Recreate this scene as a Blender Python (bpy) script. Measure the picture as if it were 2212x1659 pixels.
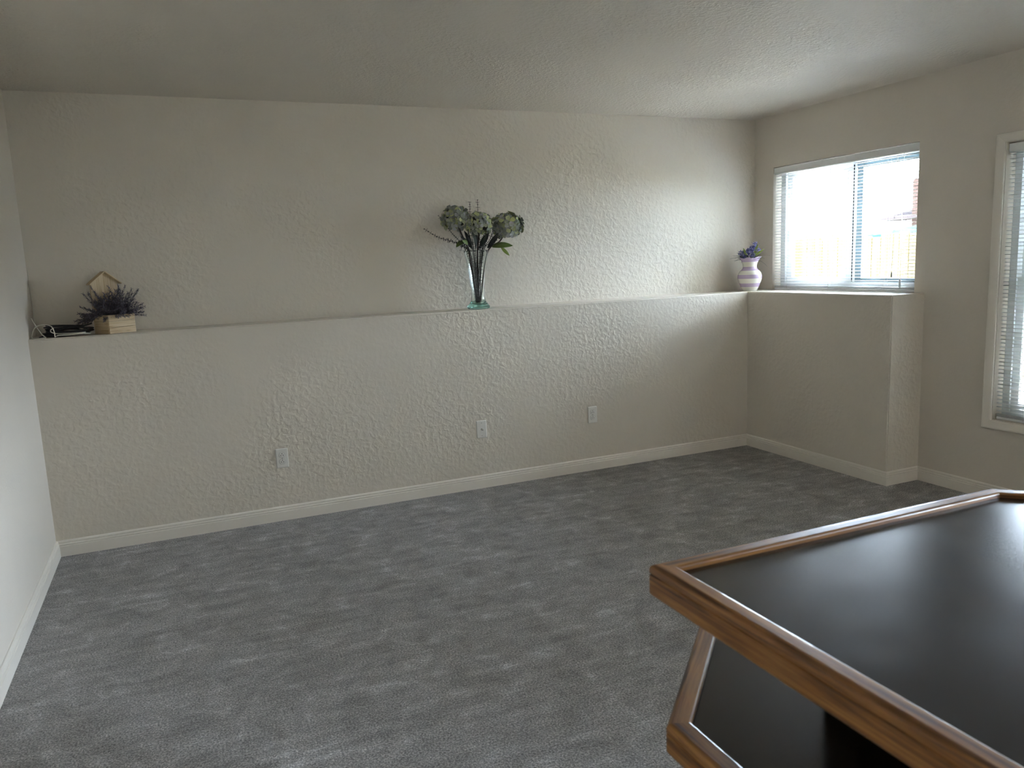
import bpy, bmesh, math, random
from mathutils import Vector, Matrix

random.seed(7)
S = bpy.context.scene
C = S.collection
for o in list(bpy.data.objects):
    bpy.data.objects.remove(o)

# ------------------------------------------------------------------ camera
cd = bpy.data.cameras.new('camera')
cam = bpy.data.objects.new('camera', cd); C.objects.link(cam)
S.camera = cam
cd.sensor_width = 36.0
cd.lens = 1671.34 / 2212 * 36.0
cd.clip_start = 0.02
CAM_POS = Vector((0.71585, -4.61413, 1.45490))
cam.matrix_world = Matrix.Translation(CAM_POS) @ (Matrix.Rotation(-0.4026535, 4, 'Z') @ Matrix.Rotation(1.41465837, 4, 'X') @ Matrix.Rotation(-0.04234178, 4, 'Z'))
cd.dof.use_dof = True
cd.dof.focus_distance = 5.2
cd.dof.aperture_fstop = 8.0

# ------------------------------------------------------------------ sky, sun, exposure
SKY = 1.0
w = bpy.data.worlds.new('sky'); S.world = w
w.use_nodes = True
nt = w.node_tree; nt.nodes.clear()
bg = nt.nodes.new('ShaderNodeBackground'); wo = nt.nodes.new('ShaderNodeOutputWorld')
bg.inputs[0].default_value = (0.70, 0.82, 1.0, 1); bg.inputs[1].default_value = SKY
nt.links.new(bg.outputs[0], wo.inputs[0])
sl = bpy.data.lights.new('sun', 'SUN'); sl.energy = 1.3; sl.angle = 0.01; sl.color = (1.0, 0.95, 0.87)
sun = bpy.data.objects.new('sun', sl); C.objects.link(sun)
sun.rotation_euler = Vector((0.07, 0.55, -0.83)).to_track_quat('-Z', 'Y').to_euler()
S.view_settings.view_transform = 'Standard'
S.view_settings.look = 'None'
S.view_settings.exposure = 6.45
S.view_settings.gamma = 1.0
S.view_settings.use_curve_mapping = False

# room dimensions (metres)
XW = 4.882          # inner face of right wall
W = 4.613           # right end of the half wall's front face
H = 2.44            # ceiling
HL = 1.165          # ledge height
DL = 0.246          # ledge depth behind the half wall's face
DB = 1.273          # the return block comes forward this far
YF = -7.2           # wall behind the camera
WT = 0.16           # outer wall thickness
W1 = (-1.20, 0.04, HL, 2.066)
W2 = (-2.64, -1.738, 0.463, 1.976)
D1 = (-6.80, -5.55, 0.02, 2.05)

def portal(name, y0, y1, z0, z1):
    l = bpy.data.lights.new(name, 'AREA'); l.shape = 'RECTANGLE'
    l.size = z1 - z0; l.size_y = y1 - y0
    l.cycles.is_portal = True
    o = bpy.data.objects.new(name, l); C.objects.link(o)
    o.location = (XW + WT + 0.01, (y0 + y1) / 2, (z0 + z1) / 2)
    o.rotation_euler = (0, math.pi / 2, 0)
portal('window_portal', *W1); portal('window_portal', *W2); portal('door_portal', *D1)

# ------------------------------------------------------------------ helpers
def new_mat(name):
    m = bpy.data.materials.new(name); m.use_nodes = True
    n = m.node_tree.nodes; l = m.node_tree.links
    return m, n, l, n['Principled BSDF']

def setp(p, **k):
    for a, v in k.items():
        p.inputs[a.replace('_', ' ')].default_value = v

def plain(name, col, rough=0.5, metallic=0.0, spec=0.5, coat=0.0):
    m, n, l, p = new_mat(name)
    p.inputs['Base Color'].default_value = (*col, 1); p.inputs['Roughness'].default_value = rough
    p.inputs['Metallic'].default_value = metallic; p.inputs['Specular IOR Level'].default_value = spec
    p.inputs['Coat Weight'].default_value = coat
    return m

def node(n, typ, **k):
    x = n.new(typ)
    for a, v in k.items():
        setattr(x, a, v)
    return x

def noise(n, l, vec, scale, detail=2.0, rough=0.5, dist=0.0):
    x = n.new('ShaderNodeTexNoise'); x.inputs['Scale'].default_value = scale
    x.inputs['Detail'].default_value = detail; x.inputs['Roughness'].default_value = rough
    x.inputs['Distortion'].default_value = dist
    l.new(vec, x.inputs['Vector']); return x

def ramp(n, l, fac, stops, interp='LINEAR'):
    x = n.new('ShaderNodeValToRGB'); x.color_ramp.interpolation = interp
    e = x.color_ramp.elements
    while len(e) < len(stops): e.new(0.5)
    for i, (pos, c) in enumerate(stops):
        e[i].position = pos; e[i].color = (c[0], c[1], c[2], 1) if len(c) == 3 else c
    l.new(fac, x.inputs['Fac']); return x

def bump(n, l, height, strength, distance, prev=None):
    b = n.new('ShaderNodeBump'); b.inputs['Strength'].default_value = strength
    b.inputs['Distance'].default_value = distance
    l.new(height, b.inputs['Height'])
    if prev: l.new(prev, b.inputs['Normal'])
    return b.outputs['Normal']

def mapping(n, l, scale=(1, 1, 1), coord='Object', rot=(0, 0, 0)):
    tc = n.new('ShaderNodeTexCoord'); mp = n.new('ShaderNodeMapping')
    mp.inputs['Scale'].default_value = scale; mp.inputs['Rotation'].default_value = rot
    l.new(tc.outputs[coord], mp.inputs['Vector']); return mp.outputs['Vector']

def mesh_obj(name, verts, faces, mat=None, parent=None, smooth=False):
    me = bpy.data.meshes.new(name); me.from_pydata([tuple(v) for v in verts], [], faces)
    me.validate(); me.update()
    bm = bmesh.new(); bm.from_mesh(me); bmesh.ops.recalc_face_normals(bm, faces=bm.faces); bm.to_mesh(me); bm.free()
    if smooth:
        for p in me.polygons: p.use_smooth = True
    o = bpy.data.objects.new(name, me); C.objects.link(o)
    if mat: me.materials.append(mat)
    if parent: o.parent = parent
    return o

def box_geo(a, b):
    x0, y0, z0 = a; x1, y1, z1 = b
    v = [(x0, y0, z0), (x1, y0, z0), (x1, y1, z0), (x0, y1, z0), (x0, y0, z1), (x1, y0, z1), (x1, y1, z1), (x0, y1, z1)]
    f = [(0, 3, 2, 1), (4, 5, 6, 7), (0, 1, 5, 4), (1, 2, 6, 5), (2, 3, 7, 6), (3, 0, 4, 7)]
    return v, f

def merge(geos):
    V, F = [], []
    for v, f in geos:
        k = len(V); V += list(v); F += [tuple(i + k for i in q) for q in f]
    return V, F

def bev(o, width, seg=2):
    bm = bmesh.new(); bm.from_mesh(o.data)
    bmesh.ops.bevel(bm, geom=bm.edges[:] , offset=width, segments=seg, affect='EDGES', clamp_overlap=True)
    bm.to_mesh(o.data); bm.free()
    return o

def box(name, a, b, mat, parent=None, bevel=0, seg=2):
    o = mesh_obj(name, *box_geo(a, b), mat, parent)
    if bevel: bev(o, bevel, seg)
    return o

def tube_geo(pts, rad, sides=8, caps=True):
    pts = [Vector(p) for p in pts]; n = len(pts)
    rads = rad if isinstance(rad, (list, tuple)) else [rad] * n
    V, F = [], []
    up = Vector((0, 0, 1))
    prev = None
    for i, p in enumerate(pts):
        d = (pts[min(i + 1, n - 1)] - pts[max(i - 1, 0)]).normalized()
        if prev is None:
            a = d.orthogonal().normalized()
        else:
            a = (prev - d * prev.dot(d))
            a = a.normalized() if a.length > 1e-6 else d.orthogonal().normalized()
        prev = a; b = d.cross(a)
        for k in range(sides):
            t = 2 * math.pi * k / sides
            V.append(p + (a * math.cos(t) + b * math.sin(t)) * rads[i])
    for i in range(n - 1):
        for k in range(sides):
            F.append((i * sides + k, i * sides + (k + 1) % sides, (i + 1) * sides + (k + 1) % sides, (i + 1) * sides + k))
    if caps:
        F.append(tuple(range(sides))[::-1]); F.append(tuple((n - 1) * sides + k for k in range(sides)))
    return V, F

def smooth_path(pts, sub=6):
    pts = [Vector(p) for p in pts]; out = []
    for i in range(len(pts) - 1):
        p0 = pts[max(i - 1, 0)]; p1 = pts[i]; p2 = pts[i + 1]; p3 = pts[min(i + 2, len(pts) - 1)]
        for k in range(sub):
            t = k / sub
            out.append(0.5 * ((2 * p1) + (p2 - p0) * t + (2 * p0 - 5 * p1 + 4 * p2 - p3) * t * t + (3 * p1 - p0 - 3 * p2 + p3) * t ** 3))
    out.append(pts[-1]); return out

def lathe_geo(prof, seg=48, wave=None):
    V, F = [], []
    n = len(prof)
    for i, (r, z) in enumerate(prof):
        for k in range(seg):
            t = 2 * math.pi * k / seg
            rr, zz = (r, z) if wave is None else wave(i, t, r, z)
            V.append((rr * math.cos(t), rr * math.sin(t), zz))
    for i in range(n - 1):
        for k in range(seg):
            F.append((i * seg + k, i * seg + (k + 1) % seg, (i + 1) * seg + (k + 1) % seg, (i + 1) * seg + k))
    F.append(tuple(range(seg))[::-1]); F.append(tuple((n - 1) * seg + k for k in range(seg)))
    return V, F

def empty(name, loc=(0, 0, 0), rz=0.0):
    o = bpy.data.objects.new(name, None); C.objects.link(o); o.empty_display_size = 0.05
    o.location = loc; o.rotation_euler = (0, 0, rz); return o

def tag(o, label, cat, group=None):
    o['label'] = label; o['category'] = cat
    if group: o['group'] = group
    return o

def struct(o, label=None):
    o['kind'] = 'structure'
    if label: o['label'] = label
    return o

def dup(o, parent=None):
    c = o.copy(); C.objects.link(c)
    if parent: c.parent = parent
    return c

# ------------------------------------------------------------------ materials
def wall_mat(name, col, scale, dist, strength=1.0):
    m, n, l, p = new_mat(name)
    v = mapping(n, l)
    a = noise(n, l, v, scale, 1.6, 0.5, 0.35)
    r = ramp(n, l, a.outputs['Fac'], [(0.40, (0, 0, 0)), (0.66, (1, 1, 1))])
    b = noise(n, l, v, scale * 5, 2, 0.5)
    mx = node(n, 'ShaderNodeMix', data_type='FLOAT'); mx.inputs[0].default_value = 0.18
    l.new(r.outputs['Color'], mx.inputs[2]); l.new(b.outputs['Fac'], mx.inputs[3])
    # patches where the trowel left the plaster smoother
    pch = noise(n, l, v, 1.4, 1, 0.5)
    pr = ramp(n, l, pch.outputs['Fac'], [(0.36, (0.25, 0.25, 0.25)), (0.62, (1, 1, 1))])
    ml = node(n, 'ShaderNodeMath', operation='MULTIPLY'); l.new(mx.outputs[0], ml.inputs[0]); l.new(pr.outputs['Color'], ml.inputs[1])
    l.new(bump(n, l, ml.outputs[0], strength, dist), p.inputs['Normal'])
    cn = noise(n, l, v, 2.2, 3, 0.6)
    cr = ramp(n, l, cn.outputs['Fac'], [(0.3, tuple(c * 0.965 for c in col)), (0.7, col)])
    l.new(cr.outputs['Color'], p.inputs['Base Color'])
    p.inputs['Roughness'].default_value = 0.62; p.inputs['Specular IOR Level'].default_value = 0.35
    return m

M = {}
M['wall'] = wall_mat('wall_paint', (0.765, 0.695, 0.595), 36, 0.0021)
M['wall_smooth'] = wall_mat('wall_paint_smooth', (0.765, 0.695, 0.60), 55, 0.0010, 0.6)
M['ceiling'] = wall_mat('ceiling_paint', (0.73, 0.665, 0.575), 60, 0.0030)
M['trim'] = plain('trim_paint', (0.86, 0.80, 0.71), 0.38)
M['vinyl'] = plain('white_vinyl', (0.70, 0.72, 0.72), 0.35)
M['slat'] = plain('blind_slat', (0.86, 0.86, 0.84), 0.35)
M['sash_dimmed'] = plain('blue_grey_sash_dimmed', (0.20, 0.28, 0.32), 0.45)  # right sash toned down in its colour so it shows against the glare
M['cord'] = plain('blind_cord', (0.62, 0.60, 0.55), 0.7)
M['plastic'] = plain('white_plastic', (0.84, 0.81, 0.75), 0.3)
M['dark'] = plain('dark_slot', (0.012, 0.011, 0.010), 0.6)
M['screw'] = plain('screw_metal', (0.35, 0.33, 0.30), 0.35, 0.9)
M['black_rubber'] = plain('black_rubber', (0.012, 0.012, 0.013), 0.45)
M['white_cable'] = plain('white_cable', (0.72, 0.68, 0.58), 0.45)

def carpet():
    m, n, l, p = new_mat('carpet')
    v = mapping(n, l)
    fib = noise(n, l, v, 150, 4, 0.85)
    tuft = node(n, 'ShaderNodeTexVoronoi'); tuft.inputs['Scale'].default_value = 190; l.new(v, tuft.inputs['Vector'])
    # brushed pile: footprint sized patches, narrow stroke marks left by the vacuum
    vs = mapping(n, l, (1.2, 7.5, 1), rot=(0, 0, math.radians(52)))
    st = noise(n, l, vs, 2.6, 3, 0.6, 0.6)
    pt = noise(n, l, v, 7.5, 4, 0.66, 1.0)
    mx = node(n, 'ShaderNodeMix', data_type='FLOAT'); mx.inputs[0].default_value = 0.62
    l.new(st.outputs['Fac'], mx.inputs[2]); l.new(pt.outputs['Fac'], mx.inputs[3])
    pile = ramp(n, l, mx.outputs[0], [(0.36, (0.27, 0.250, 0.232)), (0.48, (0.36, 0.335, 0.313)), (0.57, (0.43, 0.405, 0.383)), (0.67, (0.62, 0.60, 0.585))])
    fr = ramp(n, l, fib.outputs['Fac'], [(0.33, (0.12, 0.12, 0.12)), (0.50, (0.95, 0.95, 0.95)), (0.67, (2.3, 2.3, 2.3))])
    mul = node(n, 'ShaderNodeMix', data_type='RGBA', blend_type='MULTIPLY'); mul.inputs[0].default_value = 1.0
    l.new(pile.outputs['Color'], mul.inputs[6]); l.new(fr.outputs['Color'], mul.inputs[7])
    l.new(mul.outputs[2], p.inputs['Base Color'])
    n1 = bump(n, l, fib.outputs['Fac'], 0.8, 0.008)
    n2 = bump(n, l, tuft.outputs['Distance'], 0.5, 0.004, n1)
    n3 = bump(n, l, mx.outputs[0], 0.35, 0.02, n2)
    l.new(n3, p.inputs['Normal'])
    p.inputs['Roughness'].default_value = 0.95; p.inputs['Specular IOR Level'].default_value = 0.1
    p.inputs['Sheen Weight'].default_value = 0.15; p.inputs['Sheen Roughness'].default_value = 0.5
    return m
M['carpet'] = carpet()

def wood(name, c_dark, c_mid, c_light, fine=1.0, rough=0.35, coat=0.0, spec=0.5):
    m, n, l, p = new_mat(name)
    oi = n.new('ShaderNodeObjectInfo')
    tc = n.new('ShaderNodeTexCoord'); mp = n.new('ShaderNodeMapping')
    mp.inputs['Scale'].default_value = (1.1 * fine, 26 * fine, 26 * fine)
    l.new(tc.outputs['Object'], mp.inputs['Vector'])
    sc = node(n, 'ShaderNodeMath', operation='MULTIPLY'); sc.inputs[1].default_value = 37.0; l.new(oi.outputs['Random'], sc.inputs[0])
    cb = n.new('ShaderNodeCombineXYZ'); l.new(sc.outputs[0], cb.inputs[0]); l.new(sc.outputs[0], cb.inputs[1])
    l.new(cb.outputs[0], mp.inputs['Location'])
    a = noise(n, l, mp.outputs['Vector'], 3.2, 5, 0.6, 0.9)
    r = ramp(n, l, a.outputs['Fac'], [(0.34, c_dark), (0.47, c_mid), (0.66, c_light)])
    l.new(r.outputs['Color'], p.inputs['Base Color'])
    f = noise(n, l, mp.outputs['Vector'], 14, 2, 0.5)
    l.new(bump(n, l, f.outputs['Fac'], 0.25, 0.0008), p.inputs['Normal'])
    p.inputs['Roughness'].default_value = rough; p.inputs['Coat Weight'].default_value = coat
    p.inputs['Specular IOR Level'].default_value = spec
    return m
M['oak'] = wood('varnished_oak', (0.060, 0.020, 0.004), (0.20, 0.080, 0.015), (0.37, 0.170, 0.036), 1.0, 0.38, 0.15)
M['pine'] = wood('bare_pine', (0.44, 0.30, 0.16), (0.60, 0.45, 0.27), (0.69, 0.55, 0.36), 1.4, 0.7)
M['fence_wood'] = wood('fence_wood', (0.026, 0.020, 0.009), (0.040, 0.032, 0.015), (0.056, 0.046, 0.023), 0.4, 0.8, 0.0, 0.0)

def laminate():
    m, n, l, p = new_mat('black_laminate')
    v = mapping(n, l)
    b = noise(n, l, v, 9, 2, 0.5)
    c = noise(n, l, v, 320, 2, 0.6)
    mx = node(n, 'ShaderNodeMix', data_type='FLOAT'); mx.inputs[0].default_value = 0.75
    l.new(b.outputs['Fac'], mx.inputs[2]); l.new(c.outputs['Fac'], mx.inputs[3])
    r = ramp(n, l, mx.outputs[0], [(0.36, (0.165, 0.165, 0.165)), (0.64, (0.245, 0.245, 0.245))])
    l.new(r.outputs['Color'], p.inputs['Roughness'])
    p.inputs['Base Color'].default_value = (0.0035, 0.0018, 0.0011, 1)
    p.inputs['Specular IOR Level'].default_value = 0.5; p.inputs['Specular Tint'].default_value = (1.0, 0.86, 0.74, 1)
    return m
M['laminate'] = laminate()

def pane_mat():
    m = bpy.data.materials.new('window_glass'); m.use_nodes = True
    n = m.node_tree.nodes; l = m.node_tree.links; n.clear()
    out = n.new('ShaderNodeOutputMaterial'); mx = n.new('ShaderNodeMixShader')
    t = n.new('ShaderNodeBsdfTransparent'); g = n.new('ShaderNodeBsdfGlossy')
    t.inputs[0].default_value = (0.97, 0.985, 0.98, 1); g.inputs['Roughness'].default_value = 0.02
    f = n.new('ShaderNodeFresnel'); f.inputs[0].default_value = 1.35
    l.new(f.outputs[0], mx.inputs[0]); l.new(t.outputs[0], mx.inputs[1]); l.new(g.outputs[0], mx.inputs[2]); l.new(mx.outputs[0], out.inputs[0])
    return m
M['pane'] = pane_mat()

# ------------------------------------------------------------------ room shell
struct(box('floor', (-0.15, YF - 0.15, -0.12), (XW + WT, DL + 0.15, 0.0), M['carpet']))
struct(box('ceiling', (-0.15, YF - 0.15, H), (XW + WT, DL + 0.15, H + 0.2), M['ceiling']))
struct(box('wall_left', (-0.15, YF - 0.15, 0), (0, DL + 0.15, H), M['wall_smooth']))
struct(box('wall_back', (0, DL, 0), (XW + WT, DL + 0.15, H), M['wall']))
struct(box('wall_front', (0, YF - 0.15, 0), (XW + WT, YF, H), M['wall_smooth']))

def wall_right():
    ys = sorted({YF, DL, W1[0], W1[1], W2[0], W2[1], D1[0], D1[1]}); zs = sorted({0, H, W1[2], W1[3], W2[2], W2[3], D1[2], D1[3]})
    holes = (W1, W2, D1)
    def solid(i, j):
        if i < 0 or j < 0 or i >= len(ys) - 1 or j >= len(zs) - 1: return False
        y = (ys[i] + ys[i + 1]) / 2; z = (zs[j] + zs[j + 1]) / 2
        return not any(h[0] < y < h[1] and h[2] < z < h[3] for h in holes)
    V, F, ix = [], [], {}
    def vi(x, y, z):
        k = (x, y, z)
        if k not in ix: ix[k] = len(V); V.append(k)
        return ix[k]
    a, b = XW, XW + WT
    for i in range(len(ys) - 1):
        for j in range(len(zs) - 1):
            if not solid(i, j): continue
            y0, y1, z0, z1 = ys[i], ys[i + 1], zs[j], zs[j + 1]
            for x in (a, b): F.append((vi(x, y0, z0), vi(x, y1, z0), vi(x, y1, z1), vi(x, y0, z1)))
            if not solid(i - 1, j): F.append((vi(a, y0, z0), vi(b, y0, z0), vi(b, y0, z1), vi(a, y0, z1)))
            if not solid(i + 1, j): F.append((vi(a, y1, z0), vi(b, y1, z0), vi(b, y1, z1), vi(a, y1, z1)))
            if not solid(i, j - 1): F.append((vi(a, y0, z0), vi(b, y0, z0), vi(b, y1, z0), vi(a, y1, z0)))
            if not solid(i, j + 1): F.append((vi(a, y0, z1), vi(b, y0, z1), vi(b, y1, z1), vi(a, y1, z1)))
    return struct(mesh_obj('wall_right', V, F, M['wall_smooth']))
wall_right()

# low wall with a ledge, running along the back and turning forward at the right end
def half_wall():
    out = [(0, 0), (W, 0), (W, -DB), (XW, -DB), (XW, DL), (0, DL)]
    V = [(x, y, 0) for x, y in out] + [(x, y, HL) for x, y in out]
    n = len(out)
    F = [tuple(range(n)), tuple(range(n, 2 * n))] + [(i, (i + 1) % n, n + (i + 1) % n, n + i) for i in range(n)]
    o = mesh_obj('wall_ledge', V, F, M['wall'])
    bm = bmesh.new(); bm.from_mesh(o.data)
    ed = []
    for e in bm.edges:
        a, b = e.verts[0].co, e.verts[1].co
        if a.z > HL - .01 and b.z > HL - .01 and not (a.y > DL - .01 and b.y > DL - .01) and not (a.x > XW - .01 and b.x > XW - .01) and not (a.x < .01 and b.x < .01): ed.append(e)
        if abs(a.x - W) < .001 and abs(b.x - W) < .001 and abs(a.y + DB) < .001 and abs(b.y + DB) < .001: ed.append(e)
    # long edges cut up so the hand-finished rim can wander a little
    bmesh.ops.bevel(bm, geom=ed, offset=0.007, segments=3, affect='EDGES')
    bm.to_mesh(o.data); bm.free()
    return struct(o)
half_wall()

# baseboards: moulded profile swept along each wall
BB = [(0, 0), (0.016, 0), (0.016, 0.055), (0.0115, 0.0575), (0.0115, 0.0600), (0.0145, 0.0625), (0.0145, 0.067), (0.0095, 0.0705), (0.0095, 0.0730), (0.0115, 0.0755), (0.0105, 0.081), (0.005, 0.086), (0, 0.086)]
def baseboard(name, p0, p1, nrm, e0=0.0, e1=0.0):
    # e0/e1: 45 degree mitre at each end (+1 outside corner, -1 inside corner)
    d = (Vector(p1) - Vector(p0)).normalized(); nv = Vector(nrm)
    V = []
    for u, z in BB:
        a = Vector(p0) + nv * u - d * u * e0; V.append((a.x, a.y, z))
    for u, z in BB:
        a = Vector(p1) + nv * u + d * u * e1; V.append((a.x, a.y, z))
    n = len(BB)
    F = [tuple(range(n)), tuple(range(n, 2 * n))] + [(i, (i + 1) % n, n + (i + 1) % n, n + i) for i in range(n)]
    return struct(mesh_obj(name, V, F, M['trim']))
g = 0.0008
baseboard('baseboard_back', (0, 0), (W, 0), (0, -1), -1, -1)
baseboard('baseboard_return', (W, -g), (W, -DB + 0), (-1, 0), -1, 1)
baseboard('baseboard_end', (W + g, -DB), (XW, -DB), (0, -1), 1, -1)
baseboard('baseboard_right', (XW, -DB - g), (XW, -5.52), (-1, 0), -1, 0)
baseboard('baseboard_left', (0, YF), (0, -g), (1, 0), 0, -1)

# ------------------------------------------------------------------ windows
def frame_rect(name, x0, x1, y0, y1, z0, z1, wy, wz, parent, mat, wz2=None):
    """rectangular ring of four bars as one mesh"""
    wz2 = wz if wz2 is None else wz2
    g = [box_geo((x0, y0, z0), (x1, y0 + wy, z1)), box_geo((x0, y1 - wy, z0), (x1, y1, z1)),
         box_geo((x0, y0 + wy, z0), (x1, y1 - wy, z0 + wz)), box_geo((x0, y0 + wy, z1 - wz2), (x1, y1 - wy, z1))]
    return mesh_obj(name, *merge(g), mat, parent)

def window_slider():
    y0, y1, z0, z1 = W1
    t = struct(empty('window_1', (0, 0, 0)), 'sliding white vinyl window above the ledge')
    e = 0.0005
    frame_rect('window_frame', 4.960, 5.036, y0 + e, y1 - e, z0 + e, z1 - e, 0.046, 0.046, t, M['vinyl'])
    box('sill_track', (4.966, y0 + .046, z0 + .0465), (4.974, y1 - .046, z0 + .060), M['vinyl'], t)
    mid = -0.585
    s = frame_rect('sash', 4.976, 5.000, mid - .045, y1 - .047, z0 + .047, z1 - .047, 0.052, 0.040, t, M['vinyl'])
    box('pane', (4.986, mid + .007, z0 + .087), (4.990, y1 - .099, z1 - .087), M['pane'], s)
    s2 = frame_rect('sash', 5.004, 5.028, y0 + .047, mid + .040, z0 + .047, z1 - .047, 0.040, 0.036, t, M['sash_dimmed'])
    box('dark_strip', (4.9745, mid - .047, z0 + .062), (4.9755, mid - .039, z1 - .062), M['dark'], t)  # thin dark line down the meeting edge
    box('meeting_stile', (5.0005, mid - .095, z0 + .0475), (5.0035, mid - .046, z1 - .0475), M['sash_dimmed'], t)
    box('pane', (5.014, y0 + .087, z0 + .083), (5.018, mid, z1 - .083), M['pane'], s2)
    lt = box('latch', (4.966, mid - .030, 1.60), (4.976, mid - .012, 1.67), M['vinyl'], t, .003)
window_slider()

def window_hung():
    y0, y1, z0, z1 = W2
    t = struct(empty('window_2', (0, 0, 0)), 'tall white double-hung window with picture-frame casing')
    e = 0.0005
    # mitred casing, thick at its outer edge
    cw = 0.047
    def casing(pa, pb, da, db):
        # pa,pb inner edge ends in (y,z); da,db outward offsets
        V = []
        for (y, z), (oy, oz) in ((pa, da), (pb, db)):
            q = [(0, XW), (0, XW - .009), (.12, XW - .012), (.75, XW - .018), (.92, XW - .018), (1, XW - .015), (1, XW)]
            for k, x in q: V.append((x, y + oy * k, z + oz * k))
        n = 7
        F = [tuple(range(n)), tuple(range(n, 2 * n))] + [(i, (i + 1) % n, n + (i + 1) % n, n + i) for i in range(n)]
        mesh_obj('casing', V, F, M['trim'], t)
    i0, i1, j0, j1 = y0 - .004, y1 + .004, z0 - .004, z1 + .004
    casing((i1, j0), (i1, j1), (cw, -cw), (cw, cw))
    casing((i0, j0), (i0, j1), (-cw, -cw), (-cw, cw))
    casing((i0, j1), (i1, j1), (-cw, cw), (cw, cw))
    casing((i0, j0), (i1, j0), (-cw, -cw), (cw, -cw))
    frame_rect('window_frame', 4.960, 5.036, y0 + e, y1 - e, z0 + e, z1 - e, 0.040, 0.040, t, M['vinyl'])
    ym = (y0 + y1) / 2
    box('mullion', (4.960, ym - .03, z0 + .0405), (5.036, ym + .03, z1 - .0405), M['vinyl'], t)
    zm = 1.236
    for a, b in ((ym + .031, y1 - .041), (y0 + .041, ym - .031)):
        lo = frame_rect('sash', 4.972, 4.998, a, b, z0 + .041, zm + .020, .042, .050, t, M['vinyl'], .036)
        box('pane', (4.983, a + .042, z0 + .091), (4.987, b - .042, zm - .016), M['pane'], lo)
        up = frame_rect('sash', 5.004, 5.030, a, b, zm - .018, z1 - .041, .042, .036, t, M['vinyl'], .042)
        box('pane', (5.015, a + .042, zm + .018), (5.019, b - .042, z1 - .083), M['pane'], up)
window_hung()

def glass_door():
    y0, y1, z0, z1 = D1
    t = struct(empty('door_1', (0, 0, 0)), 'white sliding glass patio door')
    e = .0005
    frame_rect('door_frame', 4.94, 5.04, y0 + e, y1 - e, z0 + e, z1 - e, .045, .045, t, M['vinyl'], .05)
    ym = (y0 + y1) / 2
    for a, b, x in ((y0 + .046, ym + .03, 5.0), (ym - .03, y1 - .046, 4.96)):
        s = frame_rect('sash', x, x + .03, a, b, z0 + .046, z1 - .051, .06, .07, t, M['vinyl'])
        box('pane', (x + .012, a + .06, z0 + .116), (x + .018, b - .06, z1 - .121), M['pane'], s)
glass_door()

# ------------------------------------------------------------------ venetian blinds
def slat_mesh(length, wid=0.025, th=0.0007, crown=0.0022, seg=6):
    V, F = [], []
    for s in (0, 1):
        y = -length / 2 + s * length
        for k in range(seg + 1):
            u = -wid / 2 + wid * k / seg
            z = crown * (1 - (2 * u / wid) ** 2)
            V.append((u, y, z))
        for k in range(seg + 1):
            u = -wid / 2 + wid * k / seg
            z = crown * (1 - (2 * u / wid) ** 2) - th
            V.append((u, y, z))
    m = 2 * (seg + 1)
    for k in range(seg):
        F.append((k, k + 1, m + k + 1, m + k)); F.append((seg + 1 + k, seg + 2 + k, m + seg + 2 + k, m + seg + 1 + k))
        F.append((k, k + 1, seg + 2 + k, seg + 1 + k)); F.append((m + k, m + k + 1, m + seg + 2 + k, m + seg + 1 + k))
    F.append((0, seg + 1, m + seg + 1, m)); F.append((seg, 2 * seg + 1, m + 2 * seg + 1, m + seg))
    return V, F

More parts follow.
